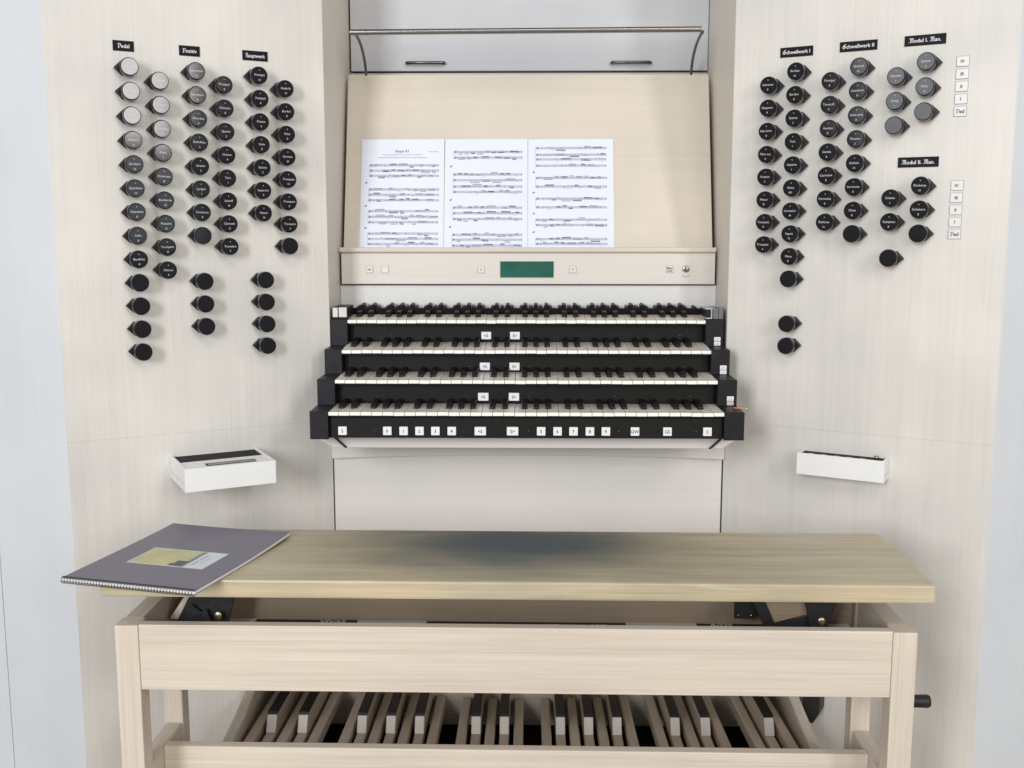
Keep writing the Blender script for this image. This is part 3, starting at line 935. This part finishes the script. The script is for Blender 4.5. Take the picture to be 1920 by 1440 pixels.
# ------------------------------------------------------------------ sheet music on the desk
def page(x0, x1, label, systems, marks, title=False, hy=0.0008):
    H0 = -0.022          # foot of the sheet in desk coordinates (hidden behind the lip)
    H1 = 0.2732
    bm = bmesh.new()
    n = 14
    top = []
    # thin sheet, very slightly bowed
    rows = []
    for j in range(9):
        t = j / 8
        rowv = []
        for i in range(n + 1):
            s = i / n
            bow = 0.0013 * math.sin(math.pi * s) + 0.0040 * t ** 3 * (0.35 + 0.65 * s * s)
            rowv.append((x0 + (x1 - x0) * s, -hy - bow, H0 + (H1 - H0) * t))
        rows.append(rowv)
    f = [[bm.verts.new(p) for p in r_] for r_ in rows]
    bk = [[bm.verts.new((p[0], p[1] + 0.0004, p[2])) for p in r_] for r_ in rows]
    for j in range(8):
        for i in range(n):
            bm.faces.new([f[j][i], f[j][i + 1], f[j + 1][i + 1], f[j + 1][i]])
            bm.faces.new([bk[j][i], bk[j + 1][i], bk[j + 1][i + 1], bk[j][i + 1]])
    for j in range(8):
        bm.faces.new([f[j][0], f[j + 1][0], bk[j + 1][0], bk[j][0]])
        bm.faces.new([f[j][n], bk[j][n], bk[j + 1][n], f[j + 1][n]])
    for i in range(n):
        bm.faces.new([f[0][i], bk[0][i], bk[0][i + 1], f[0][i + 1]])
        bm.faces.new([f[8][i], f[8][i + 1], bk[8][i + 1], bk[8][i]])
    pg = obj('music_sheet', bm, 'paper', None, desk_m)
    tag(pg, label, 'sheet music', 'sheets on the music desk')
    W = x1 - x0

    def bowat(x, z):
        s = (x - x0) / W
        t = (z - H0) / (H1 - H0)
        return -hy - (0.0013 * math.sin(math.pi * min(1, max(0, s))) + 0.0040 * t ** 3 * (0.35 + 0.65 * s * s))

    def V(bm, x, z, d=0.00045): return bm.verts.new((x, bowat(x, z) - d, z))

    def quad(bm, pts, d=0.00045):
        bm.faces.new([V(bm, x, z, d) for x, z in pts])

    def line(bm, xa, za, xb, zb, w, d=0.0005):
        dx, dz = xb - xa, zb - za
        L = math.hypot(dx, dz) or 1
        nx, nz = -dz / L * w / 2, dx / L * w / 2
        quad(bm, [(xa - nx, za - nz), (xb - nx, zb - nz), (xb + nx, zb + nz), (xa + nx, za + nz)], d)

    rnd = random.Random(int(x0 * 1000) + 5)
    sbm, ibm = bmesh.new(), bmesh.new()
    SP = 0.00125
    VIS = 0.2768
    zt = lambda y: 0.2732 - (y - 145) / 1275 * VIS
    for sysm in systems:
        xl, xr, ys, style = sysm
        xa, xb = x0 + W * xl, x0 + W * xr
        zs = [zt(y) for y in ys]
        for zc in zs:
            for q in range(-2, 3):
                k = 10
                for i in range(k):
                    a, b_ = xa + (xb - xa) * i / k, xa + (xb - xa) * (i + 1) / k
                    line(sbm, a, zc + q * SP, b_, zc + q * SP, 0.00042, 0.0004)
        for a, b_ in zip(zs, zs[1:]):
            line(ibm, xa, a + 2 * SP, xa, b_ - 2 * SP, 0.0003)
        nb = rnd.choice((2, 3, 3, 4))
        bars = [xa + (xb - xa) * (i + 1 + rnd.uniform(-0.2, 0.2)) / nb for i in range(nb - 1)]
        for zc in zs:
            # clef
            line(ibm, xa + 0.003, zc - 2.4 * SP, xa + 0.0045, zc + 2.4 * SP, 0.0014)
            line(ibm, xa + 0.006, zc - 1.0 * SP, xa + 0.007, zc + 1.5 * SP, 0.0010)
            for bx in bars: line(ibm, bx, zc - 2 * SP, bx, zc + 2 * SP, 0.0006)
            line(ibm, xb, zc - 2 * SP, xb, zc + 2 * SP, 0.0011)
            x = xa + 0.012
            while x < xb - 0.008:
                r_ = rnd.random()
                if r_ < style[0]:      # beamed run
                    m_ = rnd.choice((4, 4, 6, 8))
                    st_ = 0.0031
                    if x + m_ * st_ > xb: break
                    zn = zc + rnd.uniform(-2, 1) * SP
                    sl = rnd.uniform(-0.8, 0.8) * SP
                    upb = rnd.random() < 0.6
                    dzs = (3.1 if upb else -3.1) * SP
                    for i in range(m_):
                        zz = zn + sl * i / m_ + rnd.uniform(-0.5, 0.5) * SP
                        quad(ibm, [(x + i * st_ - 0.0009, zz - 0.0004), (x + i * st_ + 0.0006, zz - 0.0006), (x + i * st_ + 0.0010, zz + 0.0004), (x + i * st_ - 0.0006, zz + 0.0006)])
                        line(ibm, x + i * st_ + 0.0008, zz, x + i * st_ + 0.0008, zn + dzs, 0.0002)
                    line(ibm, x, zn + dzs, x + (m_ - 1) * st_ + 0.0009, zn + dzs + sl, 0.0010)
                    if rnd.random() < 0.5: line(ibm, x, zn + dzs * 0.72, x + (m_ - 1) * st_ + 0.0009, zn + dzs * 0.72 + sl, 0.0008)
                    x += m_ * st_ + 0.003
                elif r_ < style[0] + style[1]:   # single notes and slurs
                    zz = zc + rnd.uniform(-2, 2) * SP
                    quad(ibm, [(x - 0.0011, zz - 0.0006), (x + 0.0007, zz - 0.0009), (x + 0.0012, zz + 0.0006), (x - 0.0008, zz + 0.0009)])
                    line(ibm, x + 0.001, zz, x + 0.001, zz + rnd.choice((-1, 1)) * 3 * SP, 0.00025)
                    if rnd.random() < 0.3:
                        a = [(x + 0.009 * t, zc - 3 * SP - 0.0022 * math.sin(math.pi * t)) for t in (0, .2, .4, .6, .8, 1)]
                        for p, q in zip(a, a[1:]): line(ibm, p[0], p[1], q[0], q[1], 0.0003)
                    x += rnd.uniform(0.005, 0.010)
                else:
                    x += rnd.uniform(0.006, 0.016)
    for fx, y in marks:
        xm, zm = x0 + W * fx, zt(y)
        line(ibm, xm - 0.0022, zm - 0.0015, xm + 0.0022, zm + 0.0015, 0.0026)
    if title:
        tb = bmesh.new()
        add_text(tb, 'Shape 43', 0.0098, x0 + W * 0.49, 0, 0)
        for v in tb.verts:
            z = zt(288) + v.co.y
            v.co = Vector((v.co.x, bowat(v.co.x, z) - 0.0006, z))
        flat_obj('title_lettering', tb, 'ink', pg, desk_m)
        for y, fa, fb, hgt in ((333, 0.26, 0.73, 0.0012), (365, 0.20, 0.79, 0.0012), (296, 0.81, 0.925, 0.0011)):
            x = x0 + W * fa
            while x < x0 + W * fb:
                wl = rnd.uniform(0.003, 0.010)
                line(sbm, x, zt(y), min(x + wl, x0 + W * fb), zt(y), hgt)
                x += wl + 0.0012
    tag(flat_obj('printed_staves', sbm, 'staff_grey', pg, desk_m), kind='stuff')
    tag(flat_obj('printed_notes', ibm, 'ink', pg, desk_m), kind='stuff')


A, B_, Cc = (0.5, 0.3), (0.75, 0.15), (0.2, 0.45)
page(-0.4188, -0.2105, 'left sheet of printed music with the title Shape 43 at its head',
     [(0.10, 0.93, (457, 520, 582), A), (0.095, 0.935, (745, 808, 872), A), (0.095, 0.93, (1003, 1070, 1133), A), (0.095, 0.93, (1268, 1330, 1390), A)],
     [(0.065, 665), (0.065, 940), (0.067, 1200)], True, 0.0010)
page(-0.2085, -0.0012, 'middle sheet of printed music, between the titled sheet and the right one',
     [(0.105, 0.93, (298, 367), B_), (0.10, 0.93, (568, 636, 711, 776), A), (0.10, 0.93, (962, 1028, 1096), A), (0.095, 0.93, (1283, 1340, 1410), A)],
     [(0.075, 470), (0.075, 870), (0.072, 1190)], False, 0.0014)
page(-0.0002, 0.2136, 'right sheet of printed music beside the bare half of the desk',
     [(0.09, 0.91, (253, 333, 387, 463), Cc), (0.09, 0.915, (608, 712), A), (0.09, 0.91, (855, 957), A), (0.09, 0.915, (1105, 1167), Cc), (0.09, 0.915, (1332, 1388), A)],
     [(0.067, 540), (0.067, 783), (0.067, 1030), (0.067, 1250)], False, 0.0010)

# ------------------------------------------------------------------ pedalboard
pb = thing('pedalboard', (0, 2.35, 0), 'wooden organ pedalboard under the bench with light front caps on the raised keys', 'pedalboard')
PX = [-0.611, -0.545, -0.480, -0.415, -0.351, -0.285, -0.219, -0.153, -0.087, -0.020, 0.046, 0.112, 0.178, 0.244, 0.309, 0.377, 0.443, 0.512, 0.578]


def pz(x): return 0.088 + 0.052 * ((x + 0.015) / 0.60) ** 2


def pdx(x, y): return x * (1 - 0.06 * (y - 2.25))     # the keys run slightly together towards the back


def pedal_bar(name, x, y0, y1, w, z_top, hgt, mat, par, bev=0.003):
    bm = bmesh.new()
    q = []
    for y in (y0, y1):
        xc = pdx(x, y)
        q += [(xc - w / 2, y, z_top - hgt), (xc + w / 2, y, z_top - hgt), (xc + w / 2, y, z_top), (xc - w / 2, y, z_top)]
    v = [bm.verts.new(p) for p in q]
    for idx in ((0, 1, 2, 3), (7, 6, 5, 4), (0, 4, 5, 1), (1, 5, 6, 2), (2, 6, 7, 3), (3, 7, 4, 0)):
        bm.faces.new([v[i] for i in idx])
    bmesh.ops.bevel(bm, geom=list(bm.edges), offset=bev, segments=2, affect='EDGES', profile=0.5)
    o = obj(name, bm, mat, par)
    return o


for i, x in enumerate(PX):
    pedal_bar('natural_pedal', x, 1.98, 2.540, 0.0225, pz(x), 0.030, 'pedal_wood', pb, 0.0035)
    if i < 18 and i % 7 in (0, 1, 3, 4, 5):
        xm = (x + PX[i + 1]) / 2
        z = pz(xm)
        bar = pedal_bar('sharp_pedal', xm, 2.05, 2.540, 0.0225, z - 0.006, 0.026, 'pedal_wood', pb, 0.003)
        # raised cap: pale sloping front, black top
        w = 0.0215
        bm = bmesh.new()
        yc = 2.352 - 2.02 * (z - 0.088)
        prof_ = [(yc, z - 0.0055), (yc + 0.018, z + 0.030), (2.538, z + 0.032), (2.538, z - 0.0055)]
        lo = [bm.verts.new((pdx(xm, y) - w / 2, y, zz)) for y, zz in prof_]
        hi = [bm.verts.new((pdx(xm, y) + w / 2, y, zz)) for y, zz in prof_]
        bm.faces.new(lo); bm.faces.new(hi)
        for a in range(4): bm.faces.new([lo[a], lo[(a + 1) % 4], hi[(a + 1) % 4], hi[a]])
        bmesh.ops.recalc_face_normals(bm, faces=bm.faces)
        bmesh.ops.bevel(bm, geom=list(bm.edges), offset=0.0012, segments=1, affect='EDGES', profile=0.5)
        cb = obj('cap_block', bm, 'pedal_wood', bar)
        cb.data.materials.append(M['pedal_cap_wood'])     # pale front of the block
        for p in cb.data.polygons:
            if p.normal.y < -0.5: p.material_index = 1
        bm = bmesh.new()
        prof_ = [(yc + 0.0185, z + 0.0305), (yc + 0.021, z + 0.0365), (2.538, z + 0.0385), (2.538, z + 0.0325)]
        lo = [bm.verts.new((pdx(xm, y) - w / 2, y, zz)) for y, zz in prof_]
        hi = [bm.verts.new((pdx(xm, y) + w / 2, y, zz)) for y, zz in prof_]
        bm.faces.new(lo); bm.faces.new(hi)
        for a in range(4): bm.faces.new([lo[a], lo[(a + 1) % 4], hi[(a + 1) % 4], hi[a]])
        obj('cap_top', bm, 'ebony', bar)
box('pedal_shade_board', -0.70, 0.70, 1.95, 2.61, 0.003, 0.012, 'shade_reflect_black', pb, 0.001)  # added near-black sheet; shade between the pedals put into its colour
box('toe_board', -0.63, 0.60, 2.544, 2.556, 0.013, 0.30, 'bench_wood_x', pb, 0.001)
box('heel_rail', -0.66, 0.63, 1.935, 1.975, 0.032, 0.15, 'bench_wood_x', pb, 0.003)
for s, xc in ((-1, -0.648), (1, 0.618)):
    pts = [(1.96, 0.032), (1.96, 0.135)]
    for i in range(12):
        t = i / 11
        pts.append((2.06 + 0.50 * t, 0.150 + 0.085 * t ** 1.8))
    pts += [(2.60, 0.235), (2.60, 0.032)]
    prism('pedal_cheek', pts, 'x', xc - 0.012, xc + 0.012, 'bench_wood_y', pb, 0.002)

# ------------------------------------------------------------------ bench
be = thing('organ_bench', (-0.024, 1.93, 0), 'wide wooden organ bench with greenish worn seat raised on black brackets', 'bench')
brot = Matrix.Translation((-0.022, 1.93, 0)) @ Matrix.Rotation(R(-0.6), 4, 'Z') @ Matrix.Translation((0.022, -1.93, 0))


def bb(name, x0, x1, y0, y1, z0, z1, mat, bevel=0.002, par=None, seg=2):
    return obj(name, add_box(bmesh.new(), x0, x1, y0, y1, z0, z1, bevel, seg), mat, par or be, brot)


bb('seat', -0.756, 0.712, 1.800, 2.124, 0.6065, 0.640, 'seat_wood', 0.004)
for xa, xb in ((-0.737, -0.6945), (0.6445, 0.687)):
    bb('leg', xa, xb, 1.806, 1.848, 0, 0.5515, 'bench_wood_z')
    bb('leg', xa, xb - 0.004, 2.028, 2.066, 0, 0.5515, 'bench_wood_z')
    bb('side_rail', xa + 0.003, xb - 0.006, 1.8485, 2.0275, 0.4300, 0.5510, 'bench_wood_y')
    bb('side_stretcher', xa + 0.004, xb - 0.006, 1.8485, 2.0275, 0.205, 0.2620, 'bench_wood_y', 0.004)
bb('front_rail', -0.6942, 0.6442, 1.8085, 1.829, 0.4300, 0.5525, 'bench_wood_x', 0.0015)
bb('back_rail', -0.6942, 0.6402, 2.032, 2.052, 0.4300, 0.5500, 'brown_shaded_wood', 0.0015)
bb('cross_stretcher', -0.7002, 0.6482, 1.918, 1.940, 0.19, 0.2665, 'bench_wood_x', 0.002)
bb('tray_floor', -0.6940, 0.6440, 1.8295, 2.0315, 0.4550, 0.4640, 'brown_shaded_wood', 0.0)


def bp(name, pts, y0, y1, mat, par=None, bevel=0.0008):
    return obj(name, add_prism(bmesh.new(), pts, 'y', y0, y1, bevel), mat, par or be, brot)


# lifting mechanism: black plates on both sides, pivot bolts, mounting plate
for (pts, y0) in (([(-0.676, 0.500), (-0.622, 0.6062), (-0.548, 0.6062), (-0.574, 0.500)], 1.946),
                  ([(-0.662, 0.512), (-0.640, 0.545), (-0.622, 0.530), (-0.612, 0.536), (-0.600, 0.506)], 1.934)):
    bp('lift_plate', pts, y0, y0 + 0.005, 'iron_black')
bp('lift_link', [(-0.690, 0.508), (-0.655, 0.560), (-0.6395, 0.560), (-0.672, 0.508)], 1.953, 1.968, 'bench_wood_z')
bp('lift_plate', [(0.512, 0.6062), (0.602, 0.6062), (0.566, 0.500), (0.536, 0.500)], 1.946, 1.951, 'iron_black')
bp('lift_plate', [(0.430, 0.6062), (0.4475, 0.560), (0.474, 0.500), (0.452, 0.500), (0.424, 0.560)], 1.953, 1.958, 'iron_black')
bp('lift_link', [(0.441, 0.566), (0.520, 0.566), (0.536, 0.528), (0.466, 0.508)], 1.960, 1.972, 'brown_shaded_wood')
bp('lift_plate', [(0.466, 0.5075), (0.536, 0.527), (0.536, 0.490), (0.462, 0.490)], 1.953, 1.957, 'iron_black')
mp = bp('mounting_plate', [(0.396, 0.560), (0.438, 0.560), (0.438, 0.514), (0.396, 0.514)], 1.968, 1.973, 'rubber_black')
bolt = mesh_of(add_lathe(bmesh.new(), [(0.0078, 0), (0.0076, 0.0016), (0.0055, 0.0030), (0.0, 0.0036)], 18), 'pivot_bolt', 'brass', True)
inst('pivot_bolt', bolt, None, be, brot @ front(-0.5885, 1.9338, 0.5245))
inst('pivot_bolt', bolt, None, be, brot @ front(0.5560, 1.9458, 0.5195))
sc2 = mesh_of(add_lathe(bmesh.new(), [(0.0028, 0), (0.0024, 0.0012), (0.0, 0.0018)], 12), 'plate_screw', 'steel', True)
for x, z in ((0.404, 0.551), (0.404, 0.521), (0.428, 0.521)):
    inst('plate_screw', sc2, None, mp, brot @ front(x, 1.9679, z))
# crank for the height
bm = bmesh.new()
bmesh.ops.transform(add_lathe(bm, [(0.0, 0), (0.0105, 0.0), (0.0118, 0.003), (0.0122, 0.03), (0.0128, 0.045), (0.0112, 0.0495), (0.0085, 0.0500), (0.007, 0.0485), (0.0, 0.0485)], 20),
                    matrix=Matrix.Translation((0.7185, 1.950, 0.3600)) @ Matrix.Rotation(R(90), 4, 'Y'), verts=bm.verts)
g = obj('crank_grip', bm, 'rubber_black', be, brot)
smooth_by_angle(g, 40)
bm = bmesh.new()
add_tube(bm, [(0.681, 1.950, 0.482), (0.702, 1.950, 0.482), (0.708, 1.950, 0.474), (0.708, 1.950, 0.368), (0.712, 1.950, 0.360), (0.719, 1.950, 0.360)], 0.0045, 10)
obj('crank_arm', bm, 'dark_steel', be, brot, smooth=True)

# ------------------------------------------------------------------ papers and booklets in the bench tray
def booklet(x0, x1, y0, black, label, marks=(), th=0.012):
    nm = 'booklet' if black else 'paper_stack'
    zb = 0.4646
    o = obj(nm, add_box(bmesh.new(), x0, x1, y0, 2.0290, zb, zb + th, 0.0006), 'booklet_black' if black else 'paper_white', None, brot)
    tag(o, label, 'booklet' if black else 'paper', 'papers in the bench tray')
    for x, s, dy in marks:
        bm = bmesh.new()
        add_text(bm, s, 0.020, x, 2.0185 + dy, zb + th + 0.0004, bold=0.0006)
        flat_obj('lettering', bm, 'print_white', o, brot)


booklet(-0.596, -0.541, 1.86, False, 'small white paper in the bench tray, leftmost under the brass bolt', th=0.0185)
booklet(-0.540, -0.3395, 1.85, True, 'black booklet with large white letters at the left of the bench tray', [(-0.386, 'VIVAS', 0.0)], th=0.017)
booklet(-0.3385, -0.2005, 1.86, False, 'white paper in the bench tray between the left and the long black booklet', th=0.016)
booklet(-0.1995, 0.1925, 1.85, True, 'long black booklet in the middle of the bench tray', [(-0.067, 'o', -0.004), (0.046, 'orga', -0.004), (0.141, 'orga', -0.004)], th=0.016)
booklet(0.1935, 0.3325, 1.86, False, 'white paper in the bench tray just right of the long black booklet', th=0.0175)
booklet(0.3335, 0.5575, 1.85, True, 'black booklet with white letters near the right bracket of the bench', [(0.381, 'A/OS', 0.002)], th=0.016)
booklet(0.5585, 0.632, 1.86, False, 'white paper in the bench tray, rightmost beside the right bracket', th=0.0185)

# ------------------------------------------------------------------ spiral book on the bench
P0, P1, P2, P3 = Vector((-0.8161, 1.7892, 0)), Vector((-0.561, 1.7232, 0)), Vector((-0.4743, 2.0664, 0)), Vector((-0.7313, 2.1291, 0))
bk = thing('spiral_book', (-0.65, 1.93, 0.640), 'spiral bound grey violet book with yellow and white sticker on the bench seat', 'book')


def bpos(s, t, z):
    """s along the bound edge, t from the bound edge to the far edge."""
    p = (P0 * (1 - s) + P1 * s) * (1 - t) + (P3 * (1 - s) + P2 * s) * t
    lift = 0.0045 * t ** 3 * s ** 2 + 0.0035 * t ** 4 * (1 - s) ** 2 - 0.003 * max(0, 0.18 - t) * s - 0.0015 * math.sin(math.pi * t) * s
    return (p.x, p.y, 0.6405 + z + lift)


def slab(name, z0, z1, s0, s1, t0, t1, mat, par, ns=10, nt_=14):
    bm = bmesh.new()
    g0 = [[bm.verts.new(bpos(s0 + (s1 - s0) * i / ns, t0 + (t1 - t0) * j / nt_, z0)) for i in range(ns + 1)] for j in range(nt_ + 1)]
    g1 = [[bm.verts.new(bpos(s0 + (s1 - s0) * i / ns, t0 + (t1 - t0) * j / nt_, z1)) for i in range(ns + 1)] for j in range(nt_ + 1)]
    for j in range(nt_):
        for i in range(ns):
            bm.faces.new([g1[j][i], g1[j][i + 1], g1[j + 1][i + 1], g1[j + 1][i]])
            bm.faces.new([g0[j][i], g0[j + 1][i], g0[j + 1][i + 1], g0[j][i + 1]])
    for j in range(nt_):
        bm.faces.new([g0[j][0], g1[j][0], g1[j + 1][0], g0[j + 1][0]])
        bm.faces.new([g0[j][ns], g0[j + 1][ns], g1[j + 1][ns], g1[j][ns]])
    for i in range(ns):
        bm.faces.new([g0[0][i], g0[0][i + 1], g1[0][i + 1], g1[0][i]])
        bm.faces.new([g0[nt_][i], g1[nt_][i], g1[nt_][i + 1], g0[nt_][i + 1]])
    return obj(name, bm, mat, par)


slab('back_cover', 0.0004, 0.0012, 0, 1, 0, 1, 'book_cover', bk)
slab('page_block', 0.0014, 0.0066, 0.002, 0.997, 0.004, 0.998, 'paper_white', bk)
cv = slab('front_cover', 0.0068, 0.0076, 0, 1, 0, 1, 'book_cover', bk)
coil = bmesh.new()
for i in range(44):
    s = (i + 0.5) / 44
    c = Vector(bpos(s, 0.004, 0.0038))
    d = (P3 - P0).normalized()
    pts = [c + d * (0.0062 * math.cos(a)) + Vector((0, 0, 0.0062 * math.sin(a))) for a in [2 * math.pi * k / 8 for k in range(9)]]
    add_tube(coil, pts, 0.0008, 5)
co = obj('spiral_coil', coil, 'dark_steel', bk)
co['kind'] = 'stuff'
# sticker: white card with yellow field, dark band, small picture, lines of print
SA = (0.206, 0.307)     # corners were read from the cover: s along the bound edge, t across


def st_slab(name, z0, z1, a0, a1, b0, b1, mat, par):
    # a: along the sticker's long side (0..1), b: across (0..1)
    s0, s1, t0, t1 = 0.214, 0.806, 0.305, 0.572
    return slab(name, z0, z1, s0 + (s1 - s0) * a0, s0 + (s1 - s0) * a1, t0 + (t1 - t0) * b0, t0 + (t1 - t0) * b1, mat, par, 6, 6)


stk = st_slab('sticker', 0.0077, 0.00785, 0, 1, 0, 1, 'sticker_white', bk)
st_slab('yellow_field', 0.0079, 0.00795, 0.012, 0.66, 0.03, 0.97, 'sticker_yellow', stk)
st_slab('grey_band', 0.0080, 0.00805, 0.67, 0.735, 0.03, 0.97, 'sticker_grey', stk)
st_slab('dark_picture', 0.0081, 0.00815, 0.56, 0.70, 0.04, 0.36, 'sticker_dark', stk)
st_slab('dark_picture', 0.0081, 0.00815, 0.52, 0.56, 0.05, 0.18, 'sticker_dark', stk)
st_slab('print_line', 0.0080, 0.00805, 0.79, 0.805, 0.18, 0.45, 'sticker_grey', stk)
st_slab('print_line', 0.0080, 0.00805, 0.79, 0.805, 0.50, 0.80, 'sticker_grey', stk)
st_slab('print_line', 0.0080, 0.00805, 0.865, 0.872, 0.3, 0.7, 'print_grey', stk)
